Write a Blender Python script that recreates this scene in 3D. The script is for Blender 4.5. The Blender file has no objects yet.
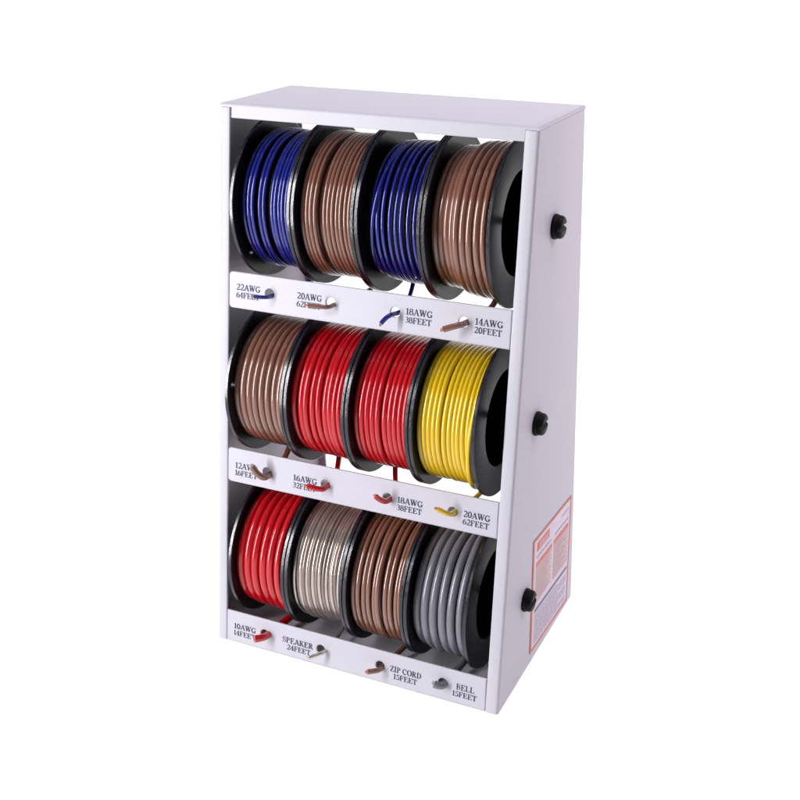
import bpy, bmesh, math, random
from mathutils import Vector, Matrix
R = math.radians
SC = bpy.context.scene
COL = SC.collection
U = 0.25                                   # one unit below = cabinet width = 25 cm

# ------------------------------------------------------------------ camera
def setup_camera():
    C = Vector((2.00205, -2.778, 2.2781)) * U
    yaw, pit, roll, F, cx, cy = -0.42029, 0.36305, 0.00202, 1178.195, 425.81, 357.208
    f = Vector((math.sin(yaw) * math.cos(pit), math.cos(yaw) * math.cos(pit), -math.sin(pit)))
    r = Vector((math.cos(yaw), -math.sin(yaw), 0))
    u = r.cross(f)
    r2 = math.cos(roll) * r + math.sin(roll) * u
    u2 = -math.sin(roll) * r + math.cos(roll) * u
    cam = bpy.data.cameras.new('camera')
    cam.sensor_width = 36
    cam.lens = F / 800 * 36
    cam.shift_x = (400 - cx) / 800
    cam.shift_y = (cy - 400) / 800
    cam.clip_start = 0.01
    cam.clip_end = 100
    o = bpy.data.objects.new('camera', cam)
    m = Matrix((r2, u2, -f)).transposed().to_4x4()
    m.translation = C
    o.matrix_world = m
    COL.objects.link(o)
    SC.camera = o
setup_camera()

# ------------------------------------------------------------------ light
WORLD = 0.12
KEY, TOPL, SIDE, UNDER, BEHIND = 26.0, 12.5, 4.3, 325.0, 340.0
w = bpy.data.worlds.new('World')
SC.world = w
w.use_nodes = True
w.node_tree.nodes['Background'].inputs['Color'].default_value = (0.97, 0.96, 1, 1)
w.node_tree.nodes['Background'].inputs['Strength'].default_value = WORLD
SC.view_settings.view_transform = 'Standard'
SC.view_settings.look = 'None'
SC.view_settings.gamma = 1
SC.view_settings.exposure = 0
def softbox(name, loc, target, sx, sy, power, col):
    l = bpy.data.lights.new(name, 'AREA')
    l.shape = 'RECTANGLE'
    l.size, l.size_y = sx, sy
    l.energy = power
    l.color = col
    o = bpy.data.objects.new(name, l)
    o.location = loc
    o.rotation_euler = (Vector(target) - Vector(loc)).to_track_quat('-Z', 'Y').to_euler()
    COL.objects.link(o)
softbox('key_softbox', (-0.62, -0.98, 0.50), (0.12, 0.03, 0.22), 0.11, 1.3, KEY, (0.98, 0.97, 1))
softbox('overhead_softbox', (0.25, 0.45, 1.9), (0.15, 0.2, 0.2), 1.6, 1.2, TOPL, (0.93, 0.93, 1.05))
softbox('side_softbox', (0.95, 0.30, 1.05), (0.25, 0.12, 0.36), 0.35, 0.35, SIDE, (1.10, 0.81, 1.04))
# added unseen lamps shine through the sweep, making it plain white without shadows
softbox('under_fill_lamp', (-1.2, 2.2, -0.7), (-1.2, 2.2, 0), 8.5, 4.6, UNDER, (1, 1, 1))
softbox('behind_fill_lamp', (-1.2, 4.6, 1.6), (-1.2, 2, 1.6), 8.5, 5, BEHIND, (1, 1, 1))

# ------------------------------------------------------------------ materials
def mat(name, col, rough=0.4, spec=0.5, metal=0, bump=None, coat=0, var=None, rvar=None):
    m = bpy.data.materials.new(name)
    m.use_nodes = True
    nt = m.node_tree
    b = nt.nodes['Principled BSDF']
    b.inputs['Base Color'].default_value = (*col, 1)
    b.inputs['Roughness'].default_value = rough
    b.inputs['Specular IOR Level'].default_value = spec
    b.inputs['Metallic'].default_value = metal
    b.inputs['Coat Weight'].default_value = coat
    b.inputs['Coat Roughness'].default_value = 0.15
    tc = nt.nodes.new('ShaderNodeTexCoord')
    if bump:
        n = nt.nodes.new('ShaderNodeTexNoise')
        n.inputs['Scale'].default_value = bump[0]
        n.inputs['Detail'].default_value = 3
        bp = nt.nodes.new('ShaderNodeBump')
        bp.inputs['Strength'].default_value = bump[1]
        bp.inputs['Distance'].default_value = bump[2]
        nt.links.new(tc.outputs['Object'], n.inputs['Vector'])
        nt.links.new(n.outputs['Fac'], bp.inputs['Height'])
        nt.links.new(bp.outputs['Normal'], b.inputs['Normal'])
    if var:                                # (scale, other colour): slow drift of the colour
        n = nt.nodes.new('ShaderNodeTexNoise')
        n.inputs['Scale'].default_value = var[0]
        n.inputs['Detail'].default_value = 4
        mx = nt.nodes.new('ShaderNodeMix')
        mx.data_type = 'RGBA'
        mx.inputs[6].default_value = (*col, 1)
        mx.inputs[7].default_value = (*var[1], 1)
        nt.links.new(tc.outputs['Object'], n.inputs['Vector'])
        nt.links.new(n.outputs['Fac'], mx.inputs[0])
        nt.links.new(mx.outputs[2], b.inputs['Base Color'])
    if rvar:
        n = nt.nodes.new('ShaderNodeTexNoise')
        n.inputs['Scale'].default_value = rvar[0]
        n.inputs['Detail'].default_value = 5
        mr = nt.nodes.new('ShaderNodeMapRange')
        mr.inputs['To Min'].default_value = rvar[1]
        mr.inputs['To Max'].default_value = rvar[2]
        nt.links.new(tc.outputs['Object'], n.inputs['Vector'])
        nt.links.new(n.outputs['Fac'], mr.inputs['Value'])
        nt.links.new(mr.outputs['Result'], b.inputs['Roughness'])
    return m
def translucent_white():  # backdrop made translucent so the added lamps can whiten it from below and behind
    m = mat('white_translucent_backdrop', (0.9, 0.9, 0.9), 0.7, 0.1, var=(3, (0.92, 0.92, 0.92)))
    nt = m.node_tree
    b = nt.nodes['Principled BSDF']
    t = nt.nodes.new('ShaderNodeBsdfTranslucent')
    t.inputs['Color'].default_value = (0.9, 0.9, 0.9, 1)
    mx = nt.nodes.new('ShaderNodeMixShader')
    mx.inputs[0].default_value = 0.5
    nt.links.new(b.outputs[0], mx.inputs[1])
    nt.links.new(t.outputs[0], mx.inputs[2])
    nt.links.new(mx.outputs[0], nt.nodes['Material Output'].inputs['Surface'])
    return m
M = dict(
    floor=translucent_white(),
    paint=mat('powder_coat', (0.50, 0.488, 0.545), 0.42, 0.4, bump=(900, 0.18, 0.0006), var=(9, (0.515, 0.503, 0.558))),
    black=mat('black_plastic', (0.004, 0.004, 0.007), 0.34, 0.18, bump=(420, 0.12, 0.0005), rvar=(60, 0.22, 0.42)),
    rim=mat('scuffed_glossy_rim', (0.010, 0.010, 0.016), 0.22, 0.75, bump=(700, 0.14, 0.0006), rvar=(180, 0.14, 0.40)),
    knob=mat('black_rubber', (0.004, 0.004, 0.005), 0.5, 0.12, bump=(600, 0.1, 0.0004)),
    blue=mat('blue_insulation', (0.007, 0.012, 0.20), 0.16, 0.9, coat=0.5, var=(25, (0.010, 0.017, 0.25)), rvar=(260, 0.11, 0.27)),
    brown=mat('brown_insulation', (0.205, 0.085, 0.054), 0.18, 1.0, coat=0.6, var=(25, (0.24, 0.103, 0.068)), rvar=(260, 0.12, 0.28)),
    red=mat('red_insulation', (0.49, 0.003, 0.009), 0.16, 0.7, coat=0.4, var=(25, (0.55, 0.004, 0.012)), rvar=(260, 0.12, 0.26)),
    yellow=mat('yellow_insulation', (0.69, 0.46, 0.004), 0.17, 0.8, coat=0.4, var=(25, (0.74, 0.50, 0.006)), rvar=(260, 0.13, 0.28)),
    grey=mat('grey_insulation', (0.150, 0.147, 0.176), 0.27, 0.9, var=(25, (0.172, 0.169, 0.20)), rvar=(60, 0.24, 0.33)),
    silver=mat('clear_jacket_tinned_strands', (0.50, 0.46, 0.44), 0.2, 0.5, metal=0.75, coat=0.4, bump=(700, 0.10, 0.0006), var=(120, (0.66, 0.61, 0.59))),
    coppery=mat('clear_jacket_copper_strands', (0.27, 0.195, 0.165), 0.24, 0.5, metal=0.5, coat=0.15, bump=(700, 0.10, 0.0006), var=(120, (0.36, 0.27, 0.235))),
    copper=mat('bare_copper', (0.78, 0.42, 0.32), 0.3, 0.5, metal=0.7, bump=(2500, 0.5, 0.0006)),
    tin=mat('bare_tinned_wire', (0.80, 0.76, 0.78), 0.3, 0.5, metal=0.6, bump=(2500, 0.5, 0.0006)),
    ink=mat('navy_ink', (0.022, 0.018, 0.075), 0.5, 0.3),
    label=mat('label_paper', (0.62, 0.54, 0.645), 0.35, 0.4),
    orange=mat('orange_print', (0.66, 0.115, 0.04), 0.4, 0.3),
    pale_orange=mat('pale_orange_print', (0.60, 0.39, 0.36), 0.4, 0.3),
    greyprint=mat('grey_print', (0.36, 0.31, 0.41), 0.4, 0.3),
    darkprint=mat('dark_print', (0.10, 0.075, 0.13), 0.4, 0.3),
)

# ------------------------------------------------------------------ helpers
def empty(name, loc, label=None, cat=None, group=None):
    o = bpy.data.objects.new(name, None)
    o.empty_display_size = 0.02
    o.location = loc
    COL.objects.link(o)
    if label:
        o['label'] = label
        o['category'] = cat
    if group:
        o['group'] = group
    return o

ORIGIN = {}
def link(name, me, m, parent=None, smooth=True, angle=None):
    """link mesh data (given in metres, world coordinates) as a child of parent, keeping its place"""
    if m is not None:
        for x in (m if isinstance(m, (list, tuple)) else [m]):
            me.materials.append(M[x])
    if smooth:
        me.polygons.foreach_set('use_smooth', [True] * len(me.polygons))
        if angle:
            me.set_sharp_from_angle(angle=R(angle))
    o = bpy.data.objects.new(name, me)
    COL.objects.link(o)
    if parent:
        o.parent = parent
        off = Vector((0, 0, 0))
        q = parent
        while q:
            off += q.location
            q = q.parent
        me.transform(Matrix.Translation(-off))
    return o

def from_bm(name, bm, recalc=True):
    if recalc:
        bmesh.ops.recalc_face_normals(bm, faces=bm.faces)
    me = bpy.data.meshes.new(name)
    bm.to_mesh(me)
    bm.free()
    return me

def scaled(me):
    me.transform(Matrix.Scale(U, 4))
    return me

def evaluated(o):
    dg = bpy.context.evaluated_depsgraph_get()
    dg.update()
    me = bpy.data.meshes.new_from_object(o.evaluated_get(dg))
    return me

def cut(me, cutters):
    """boolean difference of plain meshes"""
    o = bpy.data.objects.new('work', me)
    COL.objects.link(o)
    tmp = []
    for c in cutters:
        k = bpy.data.objects.new('cutter', c)
        COL.objects.link(k)
        tmp.append(k)
        md = o.modifiers.new('b', 'BOOLEAN')
        md.operation = 'DIFFERENCE'
        md.solver = 'EXACT'
        md.object = k
    out = evaluated(o)
    for k in tmp + [o]:
        d = k.data
        bpy.data.objects.remove(k)
        bpy.data.meshes.remove(d)
    return out

def plate(outer, holes, thick, bevel, res=3):
    """flat plate from a closed outline and round holes (x, y, r), thickness along +-Z, bevelled edges"""
    cu = bpy.data.curves.new('plate', 'CURVE')
    cu.dimensions = '2D'
    cu.fill_mode = 'BOTH'
    cu.extrude = thick / 2 - bevel
    cu.bevel_depth = bevel
    cu.bevel_resolution = res
    cu.offset = -bevel
    def spl(pts):
        s = cu.splines.new('POLY')
        s.points.add(len(pts) - 1)
        for p, q in zip(s.points, pts):
            p.co = (q[0], q[1], 0, 1)
        s.use_cyclic_u = True
    spl(outer)
    for hx, hy, hr in holes:
        spl([(hx + hr * math.cos(k * math.tau / 40), hy + hr * math.sin(k * math.tau / 40)) for k in range(40)])
    o = bpy.data.objects.new('plate', cu)
    COL.objects.link(o)
    me = evaluated(o)
    bpy.data.objects.remove(o)
    bpy.data.curves.remove(cu)
    return me

def round_rect(x0, y0, x1, y1, rad, n=8):
    """rad: (lower left, lower right, upper right, upper left)"""
    out = []
    for (cx, cy, a0), r in zip(((x0, y0, 180), (x1, y0, 270), (x1, y1, 0), (x0, y1, 90)), rad):
        sx, sy = (1 if cx == x0 else -1), (1 if cy == y0 else -1)
        if r <= 0:
            out.append((cx, cy))
            continue
        for k in range(n + 1):
            a = R(a0 + 90 * k / n)
            out.append((cx + sx * r + r * math.cos(a), cy + sy * r + r * math.sin(a)))
    return out

def tube_mesh(bm, pts, rad, sides=8, caps=True, mi=0, radii=None):
    n = len(pts)
    up = None
    rings = []
    for i, p in enumerate(pts):
        t = (pts[min(i + 1, n - 1)] - pts[max(i - 1, 0)]).normalized()
        if up is None:
            up = t.orthogonal().normalized()
        up = (up - t * up.dot(t)).normalized()
        b = t.cross(up)
        rr = radii[i] if radii else rad
        rings.append([bm.verts.new(p + (up * math.cos(k * math.tau / sides) + b * math.sin(k * math.tau / sides)) * rr) for k in range(sides)])
    for a, b in zip(rings, rings[1:]):
        for k in range(sides):
            f = bm.faces.new((a[k], a[(k + 1) % sides], b[(k + 1) % sides], b[k]))
            f.material_index = mi
    if caps:
        bm.faces.new(rings[0][::-1]).material_index = mi
        bm.faces.new(rings[-1]).material_index = mi

def bezier(p0, p1, p2, p3, n=14):
    out = []
    for i in range(n + 1):
        t = i / n
        s = 1 - t
        out.append(p0 * s ** 3 + p1 * 3 * s * s * t + p2 * 3 * s * t * t + p3 * t ** 3)
    return out

# ------------------------------------------------------------------ the cabinet's measures (in cabinet widths)
H, A, DT, DB = 1.7426, 0.2, 0.4156, 0.7374
TH = math.atan2(A, H)
TL, TR = 0.0354, 0.041                     # widths of the two front flanges
T = 0.007                                  # sheet thickness
NV = Vector((0, -math.cos(TH), math.sin(TH)))   # outward normal of the sloping front
SV = Vector((0, math.sin(TH), math.cos(TH)))    # up the slope
def FP(x, s, n=0):                         # a point on the front, s measured up the slope
    return Vector((x, 0, 0)) + SV * s + NV * n
FRONT = Matrix(((1, 0, 0, 0), (0, SV.y, NV.y, 0), (0, SV.z, NV.z, 0), (0, 0, 0, 1)))

# ------------------------------------------------------------------ the white backdrop
def backdrop():
    bm = bmesh.new()
    prof = [(-0.75, 0), (-0.3, 0), (1.0, 0), (2.4, 0)]
    prof += [(2.4 + 0.9 * math.sin(R(a)), 0.9 - 0.9 * math.cos(R(a))) for a in range(6, 91, 6)] + [(3.3, 3.5)]
    rows = [[bm.verts.new((x, y, z)) for x in (-5.0, 2.6)] for y, z in prof]
    for a, b in zip(rows, rows[1:]):
        bm.faces.new((a[0], a[1], b[1], b[0]))
    o = link('backdrop', from_bm('backdrop', bm), 'floor')
    o['kind'] = 'structure'
backdrop()

# ------------------------------------------------------------------ cabinet
rack = empty('wire_rack', (U / 2, 0.06, 0), 'lavender white steel rack holding three rows of wire spools', 'rack')

def side_panel(right):
    """sheet bent into a channel: rear flange, side, front flange; lofted from floor to top"""
    fl = TR if right else TL
    rb = 0.010
    def prof(yf, yb, yang):
        # outer line in (x from the outside inwards, y), then the inner line back
        o = [(0.034, yb)]
        o += [(rb - rb * math.sin(R(a)), yb - rb + rb * math.cos(R(a))) for a in range(0, 91, 15)]
        o += [(rb - rb * math.cos(R(a)), yf + rb - rb * math.sin(R(a))) for a in range(0, 91, 15)]
        o += [(fl - 0.0045, yf), (fl - 0.0022, yf + 0.0006), (fl - 0.0006, yf + 0.0022), (fl, yf + 0.0045)]
        r2 = rb - T
        i = [(fl, yf + T)]
        i += [(T + r2 - r2 * math.sin(R(a)), yf + T + r2 - r2 * math.cos(R(a))) for a in range(0, 91, 15)]
        i += [(T + r2 - r2 * math.cos(R(a)), yb - T - r2 + r2 * math.sin(R(a))) for a in range(0, 91, 15)]
        i += [(0.034, yb - T)]
        return o + i
    bm = bmesh.new()
    top = H - 0.0125
    rings = []
    for z in (0.0015, 0.004, top - 0.0015, top):
        f = z / H
        yf, yb = A * f, DB + (A + DT - DB) * f
        rings.append([bm.verts.new(((1 - x if right else x), y, z)) for x, y in prof(yf, yb, 0)])
    n = len(rings[0])
    for a, b in zip(rings, rings[1:]):
        for k in range(n):
            bm.faces.new((a[k], a[(k + 1) % n], b[(k + 1) % n], b[k]))
    for rg in (rings[0], rings[-1]):
        bm.faces.new(rg)
    return link('side_panel', scaled(from_bm('side_panel', bm)), 'paint', rack, True, 35)
left_side = side_panel(False)
right_side = side_panel(True)

def extrude_x(name, prof, x0, x1):
    bm = bmesh.new()
    a = [bm.verts.new((x0, y, z)) for y, z in prof]
    b = [bm.verts.new((x1, y, z)) for y, z in prof]
    n = len(prof)
    for k in range(n):
        bm.faces.new((a[k], a[(k + 1) % n], b[(k + 1) % n], b[k]))
    bm.faces.new(a)
    bm.faces.new(b)
    return from_bm(name, bm)

def top_panel():
    # slab with rounded front and rear edge
    zt, zb = H, H - 0.0115
    y0, y1 = A - 0.0004, A + DT + 0.0004
    r = 0.010
    pr = [(y1, zb)] + [(y1 - r + r * math.cos(R(a)), zt - r + r * math.sin(R(a))) for a in range(0, 91, 15)]
    pr += [(y0 + r - r * math.sin(R(a)), zt - r + r * math.cos(R(a))) for a in range(0, 91, 15)] + [(y0, zb)]
    xs = (-0.0004, 0.0010, 0.0045, TL + 0.0055, 1 - TR + 0.001, 0.9955, 0.9990, 1.0004)
    drop = (0.0045, 0.0013, 0, 0, 0, 0, 0.0013, 0.0045)   # the sheet is folded over at both ends
    bm = bmesh.new()
    rows = [[bm.verts.new((x, y, min(z, zt - d))) for y, z in pr] for x, d in zip(xs, drop)]
    n = len(pr)
    for a, b in zip(rows, rows[1:]):
        for k in range(n):
            bm.faces.new((a[k], a[(k + 1) % n], b[(k + 1) % n], b[k]))
    bm.faces.new(rows[0])
    bm.faces.new(rows[-1])
    # the front lip is the same sheet bent down
    s0 = 1.7003 / math.cos(TH)
    lip = [FP(0, s0 + 0.002, -0.0002), FP(0, s0, -0.002), FP(0, s0, -T), Vector((0, y0 + T, zb - 0.0005))]
    ends = []
    for x, rw in ((xs[3], rows[3]), (xs[4], rows[4])):
        ends.append([rw[-1]] + [bm.verts.new((x, q.y, q.z)) for q in lip])
    for k in range(4):
        bm.faces.new((ends[0][k], ends[0][k + 1], ends[1][k + 1], ends[1][k]))
    for e in ends:
        bm.faces.new(e)
    link('top_panel', scaled(from_bm('top_panel', bm)), 'paint', rack, True, 40)
top_panel()

def bottom_panel():
    z0, z1 = 0.014, 0.021
    pr = [(0.012, z0), (DB - 0.012, z0), (DB - 0.012, z1), (0.012, z1)]
    link('bottom_panel', scaled(extrude_x('bottom_panel', pr, T + 0.001, 1 - T - 0.001)), 'paint', rack, True, 35)
bottom_panel()

HOLES = [(0.1805, 0.3897, 0.6020, 0.8160)] * 3
HOLE_S = (1.1970, 0.6222, 0.0588)
STRIP = ((1.1296 / math.cos(TH), 1.2428 / math.cos(TH)), (0.5632 / math.cos(TH), 0.6765 / math.cos(TH)), (0.002, 0.1115 / math.cos(TH)))
strips = []
for row in range(3):
    s0, s1 = STRIP[row]
    hr = 0.0152
    rad = (0.012, 0.002, 0.002, 0.012) if row < 2 else (0.001, 0.001, 0.001, 0.003)
    p = plate(round_rect(TL + 0.0012, s0, 1 - TR - 0.0004, s1, rad), [(x, HOLE_S[row], hr) for x in HOLES[row]], 0.008, 0.003, 3)
    p.transform(Matrix.Translation((0, 0, -0.0045)))
    p.transform(FRONT)
    strips.append(link('shelf_strip', scaled(p), 'paint', rack, True, 40))

# ------------------------------------------------------------------ lettering: a small serif alphabet drawn as strokes
TK, TN = 0.155, 0.07                       # thick and thin strokes, cap height = 1
def arc(cx, cy, rx, ry, a0, a1, n=12):
    return [(cx + rx * math.cos(R(a0 + (a1 - a0) * k / n)), cy + ry * math.sin(R(a0 + (a1 - a0) * k / n))) for k in range(n + 1)]
def serif(x, y, wd=0.34):
    return ('s', [(x - wd / 2, y), (x + wd / 2, y)], TN, TN)
def st(pts, w0, w1=None):
    return ('s', pts, w0, w1 if w1 is not None else w0)
B0, B1 = TN / 2, 1 - TN / 2                # centre lines of the bottom and top serifs
GL = {
 '1': (0.50, [st([(.27, 0), (.27, 1)], TK), serif(.27, B0, .42), st([(.27, .95), (.08, .80)], TN)]),
 '2': (0.66, [st(arc(.32, .71, .22, .255, 165, -30), TN * 1.2, TK), st([(.51, .585), (.10, .09)], TK * .8, TN), st([(.08, .065), (.58, .065)], TK * .8), st([(.58, .05), (.61, .27)], TN)]),
 '3': (0.62, [st(arc(.29, .74, .20, .225, 160, -80), TN, TK), st(arc(.29, .29, .235, .25, 85, -165), TK, TN), st([(.2, .53), (.34, .53)], TN)]),
 '4': (0.66, [st([(.43, 0), (.43, 1)], TK), st([(.42, .98), (.06, .31)], TN), st([(.04, .29), (.62, .29)], TN), serif(.43, B0, .36)]),
 '5': (0.62, [st([(.16, .93), (.54, .93)], TK * .8), st([(.16, .95), (.14, .53)], TN), st(arc(.29, .32, .24, .27, 120, -150), TN, TK * .9)]),
 '6': (0.66, [st(arc(.33, .32, .23, .28, 0, 360, 20), TK * .85), st([(.12, .36), (.14, .58), (.24, .78), (.38, .90), (.56, .95)], TK, TN)]),
 '8': (0.66, [st(arc(.33, .74, .19, .22, 0, 360, 18), TK * .75), st(arc(.33, .28, .235, .245, 0, 360, 18), TK * .85)]),
 '0': (0.66, [st(arc(.33, .5, .225, .455, 60, 300, 18), TK), st(arc(.33, .5, .225, .455, -60, 60, 12), TK), ]),
 'A': (0.82, [st([(.10, 0), (.40, .98)], TN), st([(.40, .98), (.70, 0)], TK), st([(.22, .33), (.60, .33)], TN), serif(.10, B0, .28), serif(.70, B0, .32)]),
 'W': (1.08, [st([(.14, 1), (.34, .03)], TK), st([(.34, .03), (.54, .92)], TN), st([(.50, 1), (.74, .03)], TK), st([(.74, .03), (.96, 1)], TN), serif(.14, B1, .30), serif(.50, B1, .28), serif(.96, B1, .24)]),
 'G': (0.88, [st(arc(.45, .5, .34, .45, 50, 310, 22), TN * 1.3, TK), st([(.67, .06), (.67, .42)], TK), serif(.67, .42, .36), st([(.67, .70), (.69, .97)], TN)]),
 'F': (0.72, [st([(.19, 0), (.19, 1)], TK), serif(.19, B0, .36), st([(.06, B1), (.62, B1)], TN), st([(.62, .98), (.62, .74)], TN * 1.2), st([(.2, .52), (.48, .52)], TN), st([(.48, .64), (.48, .40)], TN)]),
 'E': (0.78, [st([(.19, 0), (.19, 1)], TK), st([(.06, B0), (.66, B0)], TN), st([(.06, B1), (.64, B1)], TN), st([(.64, .98), (.64, .76)], TN * 1.2), st([(.66, .02), (.68, .26)], TN * 1.2), st([(.2, .52), (.48, .52)], TN), st([(.48, .64), (.48, .40)], TN)]),
 'T': (0.78, [st([(.38, 0), (.38, 1)], TK), serif(.38, B0, .36), st([(.05, B1), (.71, B1)], TN), st([(.05, .98), (.05, .74)], TN * 1.2), st([(.71, .98), (.71, .74)], TN * 1.2)]),
 'S': (0.62, [st(arc(.30, .735, .20, .225, 35, 265, 14), TN, TK * .9), st(arc(.30, .275, .22, .235, 90, -145, 14), TK, TN), st([(.50, .70), (.50, .98)], TN), st([(.08, .30), (.08, .02)], TN)]),
 'P': (0.72, [st([(.19, 0), (.19, 1)], TK), serif(.19, B0, .36), st([(.06, B1), (.36, B1)], TN), st(arc(.36, .725, .22, .238, 90, -90), TN, TN), st(arc(.36, .725, .20, .2, 60, -60), TK), st([(.2, .485), (.36, .485)], TN)]),
 'K': (0.84, [st([(.19, 0), (.19, 1)], TK), serif(.19, B0, .34), serif(.19, B1, .34), st([(.66, .97), (.24, .42)], TN), st([(.36, .58), (.70, .02)], TK), serif(.70, B0, .28), serif(.64, B1, .28)]),
 'R': (0.82, [st([(.19, 0), (.19, 1)], TK), serif(.19, B0, .36), st([(.06, B1), (.36, B1)], TN), st(arc(.36, .74, .21, .222, 90, -90), TN, TN), st(arc(.36, .74, .19, .19, 60, -60), TK), st([(.2, .515), (.38, .515)], TN), st([(.38, .51), (.66, .03)], TK), serif(.70, B0, .2)]),
 'Z': (0.70, [st([(.08, B1), (.60, B1)], TN), st([(.08, B0), (.62, B0)], TN), st([(.56, .95), (.12, .05)], TK), st([(.08, .98), (.08, .74)], TN), st([(.62, .02), (.64, .28)], TN)]),
 'I': (0.44, [st([(.21, 0), (.21, 1)], TK), serif(.21, B0, .36), serif(.21, B1, .36)]),
 'C': (0.80, [st(arc(.43, .5, .34, .45, 48, 312, 22), TN * 1.3, TK), st([(.66, .68), (.68, .97)], TN)]),
 'O': (0.84, [st(arc(.42, .5, .33, .455, 0, 360, 28), TK * .9)]),
 'D': (0.86, [st([(.19, 0), (.19, 1)], TK), st([(.06, B1), (.36, B1)], TN), st([(.06, B0), (.36, B0)], TN), st(arc(.36, .5, .36, .46, 90, -90, 16), TN, TN), st(arc(.36, .5, .33, .42, 55, -55, 12), TK)]),
 'B': (0.76, [st([(.19, 0), (.19, 1)], TK), st([(.06, B1), (.36, B1)], TN), st([(.06, B0), (.38, B0)], TN), st([(.2, .52), (.38, .52)], TN), st(arc(.36, .74, .20, .222, 90, -90), TN * 1.3, TK * .6), st(arc(.38, .28, .235, .242, 90, -90), TK * .8, TN * 1.3)]),
 'L': (0.74, [st([(.19, 0), (.19, 1)], TK), serif(.19, B1, .36), st([(.06, B0), (.62, B0)], TN), st([(.62, .02), (.64, .30)], TN * 1.2)]),
 ' ': (0.30, []),
}
def text_mesh(bm, text, x0, s0, width, height, zbase):
    tot = sum(GL[c][0] for c in text)
    sx = width / tot
    lift = [0]
    x = x0
    for ch in text:
        adv, strokes = GL[ch]
        for _, pts, w0, w1 in strokes:
            lift[0] += 1
            z = zbase + lift[0] * 1.2e-5
            n = len(pts)
            L, Rr = [], []
            for i, (px, py) in enumerate(pts):
                ax, ay = pts[max(i - 1, 0)]
                bx, by = pts[min(i + 1, n - 1)]
                d = Vector((bx - ax, by - ay)).normalized()
                closed = n > 15 and (Vector(pts[0]) - Vector(pts[-1])).length < 1e-4
                if closed and i in (0, n - 1):
                    d = (Vector(pts[1]) - Vector(pts[-2])).normalized()
                f = math.sin(math.pi * i / (n - 1)) if (n > 6 and not closed) else (i / (n - 1))
                if n > 6 and not closed:
                    wd = (w0 + (w1 - w0) * min(1, 1.6 * i / (n - 1))) * (0.72 + 0.28 * f)
                elif closed:           # round letters: thin at top and bottom, thick at the sides
                    wd = w0 * (0.45 + 0.75 * abs(d.y) ** 1.2)
                else:
                    wd = w0 + (w1 - w0) * f
                nx, ny = -d.y * wd / 2, d.x * wd / 2
                L.append(bm.verts.new((x + (px + nx) * sx, s0 + (py + ny) * height, z)))
                Rr.append(bm.verts.new((x + (px - nx) * sx, s0 + (py - ny) * height, z)))
            for i in range(n - 1):
                bm.faces.new((L[i], Rr[i], Rr[i + 1], L[i + 1]))
        x += adv * sx
LX = (0.0630, 0.2755, 0.6350, 0.8500)
TEXTS = [
 [('22AWG', '64FEET'), ('20AWG', '62FEET'), ('18AWG', '38FEET'), ('14AWG', '20FEET')],
 [('12AWG', '16FEET'), ('16AWG', '32FEET'), ('18AWG', '38FEET'), ('20AWG', '62FEET')],
 [('10AWG', '14FEET'), ('SPEAKER', '24FEET'), ('ZIP CORD', '15FEET'), ('BELL', '15FEET')]]
for row in range(3):
    mid = (1.2045, 0.6245, 0.0605)[row]
    for k in range(4):
        a, b = TEXTS[row][k]
        xa, wa, xb, wb = LX[k], 0.0855, LX[k] - 0.001, 0.0835
        if a == 'SPEAKER':
            xa, wa, xb, wb = 0.2490, 0.1135, 0.2655, 0.0880
        if a == 'ZIP CORD':
            xa, wa, xb, wb = 0.6370, 0.1080, 0.6490, 0.0820
        if a == 'BELL':
            xa, wa, xb, wb = 0.8610, 0.0600, 0.8490, 0.0810
        for t, x, wd, s, hh in ((a, xa, wa, mid - 0.0095, 0.0195), (b, xb, wb, mid - 0.0335, 0.0180)):
            bm = bmesh.new()
            text_mesh(bm, t, x, s, wd, hh, 0.0004)
            me = from_bm('lettering', bm, False)
            bmm = bmesh.new()
            bmm.from_mesh(me)
            for f in bmm.faces:
                if f.normal.z < 0:
                    f.normal_flip()
            bmm.to_mesh(me)
            bmm.free()
            me.transform(FRONT)
            link('lettering', scaled(me), 'ink', strips[row], False)

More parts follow.
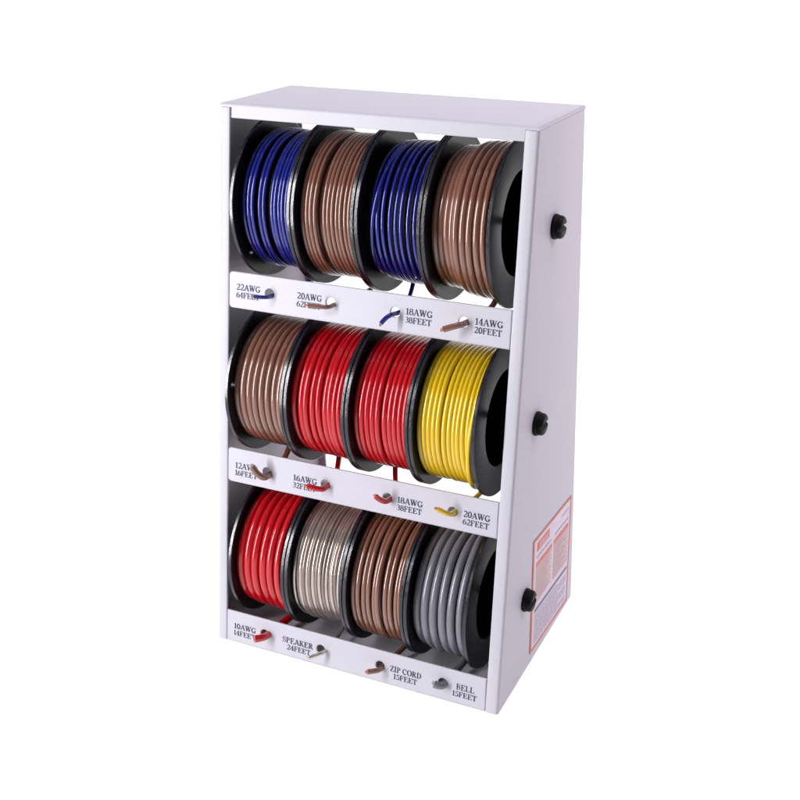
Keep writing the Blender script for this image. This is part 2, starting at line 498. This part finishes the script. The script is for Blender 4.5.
# ------------------------------------------------------------------ sticker on the right side panel
def side_sticker():
    y0, y1, zt, zb = 0.281, 0.672, 0.440, 0.026
    skew = -0.055                          # the sticker was put on slightly turned
    def pt(u, v, n):
        return (1 + n, y0 + (y1 - y0) * u + 0.004 * v, zt + (zb - zt) * v + (0.011 - 0.022 * u))
    def quads(name, rects, m, n, parent):
        bm = bmesh.new()
        for u0, v0, u1, v1 in rects:
            bm.faces.new([bm.verts.new(pt(*q, n)) for q in ((u0, v0), (u0, v1), (u1, v1), (u1, v0))])
        return link(name, scaled(from_bm(name, bm, False)), m, parent, False)
    st_ = quads('label_sticker', [(0, 0, 1, 1)], 'label', 0.0010, rack)
    st_['label'] = 'white printed label with an orange border'
    b = 0.022
    c = b * 1.15
    quads('border', [(0, 0, 1, b), (0, 1 - b, 1, 1), (0, b, c * 1.5, 1 - b), (1 - c, b, 1, 1 - b)], 'orange', 0.0016, st_)
    # header box: orange frame, white bar with broken lettering inside
    hb = quads('header', [(0.10, 0.055, 0.41, 0.130)], 'orange', 0.0016, st_)
    rnd = random.Random(4)
    quads('header_line', [(0.14, 0.072, 0.375, 0.080), (0.14, 0.107, 0.375, 0.115)] + [(0.15 + k * 0.028, 0.086, 0.166 + k * 0.028, 0.101) for k in range(8)], 'label', 0.0021, st_)
    def dashes(u0, u1, v, h, lo=0.02, hi=0.07, gap=0.012):
        out, u = [], u0
        while u < u1 - 0.01:
            d = min(rnd.uniform(lo, hi), u1 - u)
            out.append((u, v, u + d, v + h))
            u += d + gap
        return out
    g = dashes(0.10, 0.46, 0.170, 0.018) + dashes(0.56, 0.93, 0.170, 0.018) + dashes(0.74, 0.93, 0.085, 0.012)
    quads('text_line', g, 'greyprint', 0.0016, st_)
    quads('table_header', [(0.09, 0.225, 0.49, 0.262), (0.54, 0.225, 0.94, 0.262)], 'orange', 0.0016, st_)
    rows, txt = [], []
    for k in range(9):
        v = 0.274 + k * 0.0355
        for a, b_ in ((0.09, 0.49), (0.54, 0.94)):
            rows.append((a, v, b_, v + 0.0185))
            txt += dashes(a + 0.01, b_ - rnd.uniform(0.05, 0.16), v + 0.0235, 0.0065, 0.03, 0.09)
    quads('table_row', rows, 'pale_orange', 0.0016, st_)
    quads('table_text', txt, 'pale_orange', 0.0016, st_)
    quads('divider_bar', [(0.08, 0.640, 0.95, 0.664)], 'darkprint', 0.0016, st_)
    fine = []
    for k in range(11):
        fine += dashes(0.09, 0.93 if k % 4 else 0.7, 0.690 + k * 0.0245, 0.009, 0.03, 0.10, 0.014)
    quads('fine_print', fine, 'greyprint', 0.0016, st_)
side_sticker()

# ------------------------------------------------------------------ axle rods with their black knobs
ROW_YZ = ((0.3605, 1.4340), (0.2633, 0.8598), (0.2210, 0.2796))
def lathe_x(bm, prof, cy, cz, n=48, mod=None, mi=0):
    """revolve (x, r) about the x axis through (cy, cz)"""
    rings = []
    for x, r in prof:
        ring = []
        for k in range(n):
            a = k * math.tau / n
            rr = mod(a, r) if mod else r
            ring.append(bm.verts.new((x, cy + rr * math.cos(a), cz + rr * math.sin(a))))
        rings.append(ring)
    m = len(rings)
    for i in range(m - 1):
        for k in range(n):
            f = bm.faces.new((rings[i][k], rings[i][(k + 1) % n], rings[i + 1][(k + 1) % n], rings[i + 1][k]))
            f.material_index = mi
    return rings
def disc_ends(bm, rings):
    bm.faces.new(rings[0])
    bm.faces.new(rings[-1])

for y, z in ROW_YZ:
    bm = bmesh.new()
    disc_ends(bm, lathe_x(bm, [(0.012, 0.012), (1.012, 0.012)], y, z, 20))
    rod = link('axle_rod', scaled(from_bm('axle_rod', bm)), 'black', rack, True, 35)
    bm = bmesh.new()
    rb = 0.0362
    pr = [(1.0008, 0.0), (1.0008, rb), (1.005, rb + 0.001), (1.009, rb), (1.012, rb - 0.003), (1.013, 0.0338)]
    pr += [(1.013 + 0.006, 0.0336)]
    pr += [(1.019 + 0.011 * math.sin(R(a)), 0.0336 - 0.011 + 0.011 * math.cos(R(a))) for a in range(15, 91, 15)] + [(1.030, 0.0)]
    pr[0] = (1.0008, 0.001)
    pr[-1] = (1.030, 0.001)
    rg = lathe_x(bm, pr, y, z, 48)
    disc_ends(bm, rg)
    me = from_bm('knob', bm)
    # V groove across the end
    bm = bmesh.new()
    tri = [(1.015, z), (1.038, z - 0.0145), (1.038, z + 0.0145)]
    a_ = [bm.verts.new((px, y - 0.08, pz)) for px, pz in tri]
    b_ = [bm.verts.new((px, y + 0.08, pz)) for px, pz in tri]
    for k in range(3):
        bm.faces.new((a_[k], a_[(k + 1) % 3], b_[(k + 1) % 3], b_[k]))
    bm.faces.new(a_)
    bm.faces.new(b_)
    me = cut(me, [from_bm('v', bm)])
    link('knob', scaled(me), 'knob', rod, True, 30)

# ------------------------------------------------------------------ spools
XL, XR, RF = 0.0698, 0.8997, 0.2392
PITCH = (XR - XL) / 4
FT = 0.011                                 # flange thickness

def flange(x0, outward, y, z, flats, hole=None):
    """moulded disc, rim slightly raised, recessed middle with ribs on the outside; x0 = wire side"""
    s = outward
    def mod(a, r):
        if r < RF * 0.9:
            return r
        lim = r
        for fa, fd in flats:
            d = math.cos(a - R(fa))
            if d > 0.2:
                lim = min(lim, fd * r / d)
        return lim
    q = RF
    ri = q * 0.62
    prof = [(x0, ri), (x0, q * 0.955), (x0 - s * 0.0006, q * 0.965), (x0 - s * 0.0004, q * 0.992), (x0 + s * 0.0012, q), (x0 + s * (FT - 0.0015), q),
            (x0 + s * FT, q * 0.993), (x0 + s * FT, ri + 0.004), (x0 + s * (FT - 0.001), ri + 0.001), (x0 + s * (FT - 0.003), ri), (x0, ri)]
    bm = bmesh.new()
    lathe_x(bm, prof, y, z, 144, mod)
    bmesh.ops.remove_doubles(bm, verts=bm.verts, dist=1e-6)
    for f in bm.faces:                     # the outer edge is rubbed glossy
        if all(math.hypot(v.co.y - y, v.co.z - z) > q * 0.9915 for v in f.verts):
            f.material_index = 1
    me = from_bm('flange', bm)
    if hole:
        ha, hr, hs = hole
        cb = bmesh.new()
        disc_ends(cb, lathe_x(cb, [(x0 - 0.02, hs), (x0 + 0.02, hs)], y + hr * RF * math.cos(R(ha)), z + hr * RF * math.sin(R(ha)), 20))
        me = cut(me, [from_bm('h', cb)])
    return me

def coil_path(turns, y, z, seg=72, start=-100, wob=0.0, rnd=None):
    """turns: list of (x, radius) per turn; a helix that runs straight in each turn and steps over at the back"""
    pts = []
    ph = rnd.uniform(0, 6.28)
    for i, (x, r) in enumerate(turns):
        nx, nr = turns[i + 1] if i + 1 < len(turns) else (x, r)
        p2, am, wr = rnd.uniform(0, 6.28), rnd.uniform(0.5, 1.6) * wob, rnd.uniform(0, 0.6) * wob
        for k in range(seg):
            f = k / seg
            a = R(30) - math.tau * f      # steps over at the back upper side
            g = max(0, (f - 0.72) / 0.28)
            g = g * g * (3 - 2 * g)
            fade = math.sin(math.pi * f) * (1 + 0.5 * math.sin(2 * a + p2))
            xx = x + (nx - x) * g + am * fade * math.sin(a + p2)
            rr = r + (nr - r) * g + wr * fade * math.sin(2 * a + ph)
            pts.append(Vector((xx, y + rr * math.cos(a), z + rr * math.sin(a))))
    return pts

def spool(row, k, mats, rw, turns, label, flatsL, flatsR, core_r, under=None, wob=0.0009, tail=None, hole=None, cross=None, tipmat='copper', twin=None):
    global RF
    RF = (0.2505, 0.2392, 0.2392)[row]
    y, z = ROW_YZ[row]
    xa = XL + k * PITCH + 0.0012
    xb = xa + PITCH - 0.0024
    rnd = random.Random(row * 10 + k)
    root = empty('wire_spool', (0.5 * (xa + xb) * U, y * U, (z - RF) * U), label, 'spool', 'wire spools on the three axle rods')
    i0, i1 = xa + FT, xb - FT              # the winding space
    link('flange', scaled(flange(i0, -1, y, z, flatsL, hole)), ['black', 'rim'], root, True, 32)
    link('flange', scaled(flange(i1, 1, y, z, flatsR)), ['black', 'rim'], root, True, 32)
    bm = bmesh.new()
    ri = RF * 0.62 + 0.0006
    xm = (i0 + i1) / 2
    lathe_x(bm, [(i0 - 0.002, core_r * RF), (i1 + 0.002, core_r * RF), (i1 + 0.002, ri), (xm - 0.01, ri - 0.001), (xm - 0.01, 0.034), (xm + 0.01, 0.032), (xm + 0.01, 0.014),
                 (i0 + 0.004, 0.014), (i0 + 0.004, 0.032), (xm - 0.05, 0.034), (xm - 0.05, ri - 0.001), (i0 - 0.002, ri), (i0 - 0.002, core_r * RF)], y, z, 64)
    bmesh.ops.remove_doubles(bm, verts=bm.verts, dist=1e-6)
    for q in range(6):                     # ribs inside the hollow barrel
        a = q * math.tau / 6 + rnd.uniform(0, 1)
        d, t = Vector((0, math.cos(a), math.sin(a))), Vector((0, -math.sin(a), math.cos(a))) * 0.003
        v = [bm.verts.new(Vector((xx, y, z)) + d * rr + t * tt) for rr in (0.030, ri - 0.0005) for tt in (-1, 1) for xx in (xm - 0.012, xm + 0.03)]
        for f in ((0, 1, 3, 2), (4, 6, 7, 5), (0, 4, 5, 1), (2, 3, 7, 6), (1, 5, 7, 3), (0, 2, 6, 4)):
            bm.faces.new([v[n_] for n_ in f])
    link('core', scaled(from_bm('core', bm)), 'knob', root, True, 32)
    W = i1 - i0
    bm = bmesh.new()
    if under:                              # hidden lower layer seen in the gaps
        un, ur, urw = under
        tt = [(i0 + urw + (W - 2 * urw) * (i + 0.5) / un, ur * RF) for i in range(un)]
        tube_mesh(bm, coil_path(tt, y, z, 48, wob=0.0003, rnd=rnd), urw, 8)
    tt = [(i0 + W * f, r * RF) for f, r in turns]
    if twin:
        for j, off in enumerate((-twin, twin)):
            t2 = [(x + off, r + (rnd.uniform(-1, 1) * 0.0012)) for x, r in tt]
            tube_mesh(bm, coil_path(t2, y, z, 72, wob=wob, rnd=rnd), rw, 10, mi=j)
    else:
        tube_mesh(bm, coil_path(tt, y, z, 72, wob=wob, rnd=rnd), rw, 10)
    if cross:                              # one loose turn lying across the others
        for (a0, a1, f0, f1, r0, r1) in cross:
            n = 40
            pts = []
            for i in range(n + 1):
                t = i / n
                a = R(a0 + (a1 - a0) * t)
                g = t * t * (3 - 2 * t)
                rr = (r0 + (r1 - r0) * t + 0.115 * math.sin(math.pi * t) ** 0.6) * RF
                pts.append(Vector((i0 + W * (f0 + (f1 - f0) * g), y + rr * math.cos(a), z + rr * math.sin(a))))
            tube_mesh(bm, pts, rw, 10)
    coil = link('wire_coil', scaled(from_bm('wire_coil', bm)), list(mats), root, True)
    # the loose end: off the coil, through the hole in the strip, bent outside
    if tail:
        (ex, es), (tx, ts, tn), f0, bend, trw = tail
        r0 = turns[-1][1] * RF
        a = R(-97)
        P0 = Vector((i0 + W * f0, y + r0 * math.cos(a), z + r0 * math.sin(a)))
        E0 = FP(ex, es, -0.014)
        E1 = FP(ex - 0.0015, es, 0.004)
        tip = FP(tx, ts, tn)
        pts = bezier(P0, P0 + Vector((0, -0.02, (-0.045, -0.045, -0.012)[row])), E0 - NV * 0.05, E0, 14)
        pts += bezier(E0, E0 + NV * 0.012, E1 - NV * 0.004, E1, 4)[1:]
        d = (tip - E1).length
        last = bezier(E1, E1 + NV * d * 0.45 + SV * bend[0], tip + (E1 + NV * 0.02 - tip) * 0.4 + SV * bend[1], tip, 16)[1:]
        pts += last
        bm = bmesh.new()
        tube_mesh(bm, pts, trw, 12)
        link('wire_end', scaled(from_bm('wire_end', bm)), mats[0], coil, True, 40)
        if tipmat:
            dr = (pts[-1] - pts[-3]).normalized()
            bm = bmesh.new()
            for i in range(7):
                o = Vector((0, 0, 0))
                if i:
                    q = dr.orthogonal().normalized()
                    o = Matrix.Rotation(i * math.tau / 6, 3, dr) @ q * trw * 0.40
                tube_mesh(bm, [tip - dr * 0.006 + o, tip + dr * (0.0065 + 0.002 * rnd.random()) + o * 1.05], trw * 0.23, 6)
            link('bare_strands', scaled(from_bm('bare_strands', bm)), tipmat, coil, True, 40)
    return root

def even(n, r, lo=0.04, hi=0.96, jx=0.0, jr=0.0, seed=1):
    g = random.Random(seed)
    return [(lo + (hi - lo) * i / (n - 1) + g.uniform(-jx, jx), r + g.uniform(-jr, jr)) for i in range(n)]
RND = [(90, 1.0)]

# top row
spool(0, 0, ['blue'], 0.0060, [(.08, .83), (.16, .835), (.235, .84), (.375, .84), (.45, .84), (.60, .83), (.665, .835), (.73, .83), (.795, .835), (.86, .83), (.92, .83), (.97, .83)],
      "spool of thin blue wire with dark gaps, at the rack's upper left corner", RND, RND, 0.800, None,
      tail=((0.1893, 1.1915), (0.1552, 1.1941, 0.05), 0.9, (-0.002, 0), 0.0062), hole=(222, 0.86, 0.010))
spool(0, 1, ['brown'], 0.0064, [(.06, .86), (.135, .865), (.21, .865), (.285, .86), (.44, .85), (.515, .855), (.59, .855), (.665, .855), (.74, .86), (.815, .855), (.885, .855), (.95, .85)],
      'spool of thin brown wire between two blue spools', RND, RND, 0.66, (11, 0.77, 0.0064),
      tail=((0.4019, 1.1919), (0.3422, 1.1917, 0.05), 0.9, (-0.006, 0), 0.0066), hole=None)
spool(0, 2, ['blue'], 0.0057, [(.12, .80), (.22, .815), (.32, .82), (.44, .83), (.55, .835), (.64, .835), (.755, .835), (.87, .835), (.955, .83)],
      'spool of blue wire with a slanting strand at its left, between brown spools', RND, RND, 0.778, None,
      cross=[(75, 262, .30, .05, .74, .72)],
      tail=((0.6065, 1.1939), (0.5821, 1.1702, 0.05), 0.4, (0.004, 0.01), 0.0070))
spool(0, 3, ['brown'], 0.0098, [(.06, .80), (.16, .80), (.26, .805), (.345, .82), (.43, .86), (.545, .875), (.66, .88), (.775, .88), (.89, .88)],
      'spool of thick brown wire at the upper right, raised on its right half', RND, RND, 0.70, (9, 0.74, 0.0095), wob=0.0012,
      tail=((0.8235, 1.1959), (0.7751, 1.1802, 0.05), 0.75, (0, 0.002), 0.0092), hole=(283, 0.86, 0.012))
# middle row
spool(1, 0, ['brown'], 0.0108, [(.05, .815), (.17, .83), (.29, .835), (.41, .835), (.53, .835), (.65, .835), (.77, .83), (.88, .835), (.95, .84)],
      'spool of thick pinkish brown wire at the left end of the middle row', RND, RND, 0.70, (8, 0.745, 0.0105), wob=0.001,
      tail=((0.1921, 0.6156), (0.1567, 0.6529, 0.05), 0.5, (-0.006, -0.016), 0.0105), hole=(168, 0.89, 0.010), tipmat='tin')
spool(1, 1, ['red'], 0.0094, [(.055, .84), (.16, .845), (.265, .85), (.375, .85), (.51, .85), (.62, .85), (.71, .855), (.80, .865), (.885, .855), (.955, .85)],
      'spool of bright red wire beside the brown spool in the middle row', RND, RND, 0.70, (9, 0.77, 0.0094), wob=0.0022,
      tail=((0.3994, 0.6203), (0.3535, 0.6277, 0.05), 0.35, (-0.01, 0), 0.0088))
spool(1, 2, ['red'], 0.0088, [(.055, .83), (.15, .84), (.245, .84), (.34, .84), (.43, .84), (.56, .835), (.65, .84), (.74, .84), (.825, .84), (.915, .84)],
      'spool of red wire parted in two bands, left of the yellow spool', RND, RND, 0.70, (9, 0.75, 0.0088),
      tail=((0.6117, 0.6179), (0.5883, 0.6415, 0.05), 0.3, (0, -0.004), 0.0084))
spool(1, 3, ['yellow'], 0.0080, [(.05, .85), (.13, .855), (.21, .855), (.29, .855), (.365, .85), (.48, .86), (.56, .86), (.64, .86), (.715, .86), (.79, .865), (.87, .86), (.95, .86)],
      'spool of yellow wire with one loose turn at its bottom', RND, RND, 0.70, (11, 0.785, 0.0080),
      cross=[(120, 380, .97, .62, .80, .80)],
      tail=((0.8239, 0.6239), (0.7866, 0.6432, 0.05), 0.85, (-0.004, 0), 0.0074))
# bottom row
spool(2, 0, ['red'], 0.0132, [(.06, .82), (.215, .835), (.37, .84), (.525, .84), (.685, .845), (.86, .87)],
      'spool of thick red cable at the left end of the bottom row', RND, RND, 0.66, (6, 0.715, 0.0135), wob=0.0014,
      tail=((0.1959, 0.0614), (0.1736, 0.0629, 0.05), 0.75, (0, 0), 0.0125), tipmat='tin')
spool(2, 1, ['silver', 'coppery'], 0.0062, even(8, .845, .07, .93, .006, .012, 5),
      'spool of clear speaker wire with silver and copper strands', RND, RND, 0.70, (7, 0.76, 0.0095), wob=0.0018, twin=0.0062,
      tail=((0.4077, 0.0584), (0.3758, 0.0511, 0.05), 0.6, (0.004, 0), 0.0066), tipmat='tin')
spool(2, 2, ['brown'], 0.0080, [(.05, .86), (.14, .86), (.26, .87), (.35, .87), (.46, .885), (.54, .885), (.66, .875), (.745, .87), (.86, .86), (.94, .86)],
      'spool of brown zip cord beside the grey cable in the bottom row', RND, RND, 0.70, (9, 0.78, 0.0085), wob=0.0030,
      tail=((0.6093, 0.0533), (0.5834, 0.0573, 0.05), 0.8, (0.002, 0.002), 0.0088))
spool(2, 3, ['grey'], 0.0132, [(.09, .80), (.25, .83), (.40, .84), (.56, .845), (.72, .85), (.885, .86)],
      'spool of thick grey cable at the right end of the bottom row', RND, RND, 0.66, None, wob=0.0012,
      tail=((0.8242, 0.0578), (0.8000, 0.0665, 0.03), 0.75, (0, 0), 0.0118), tipmat='tin')
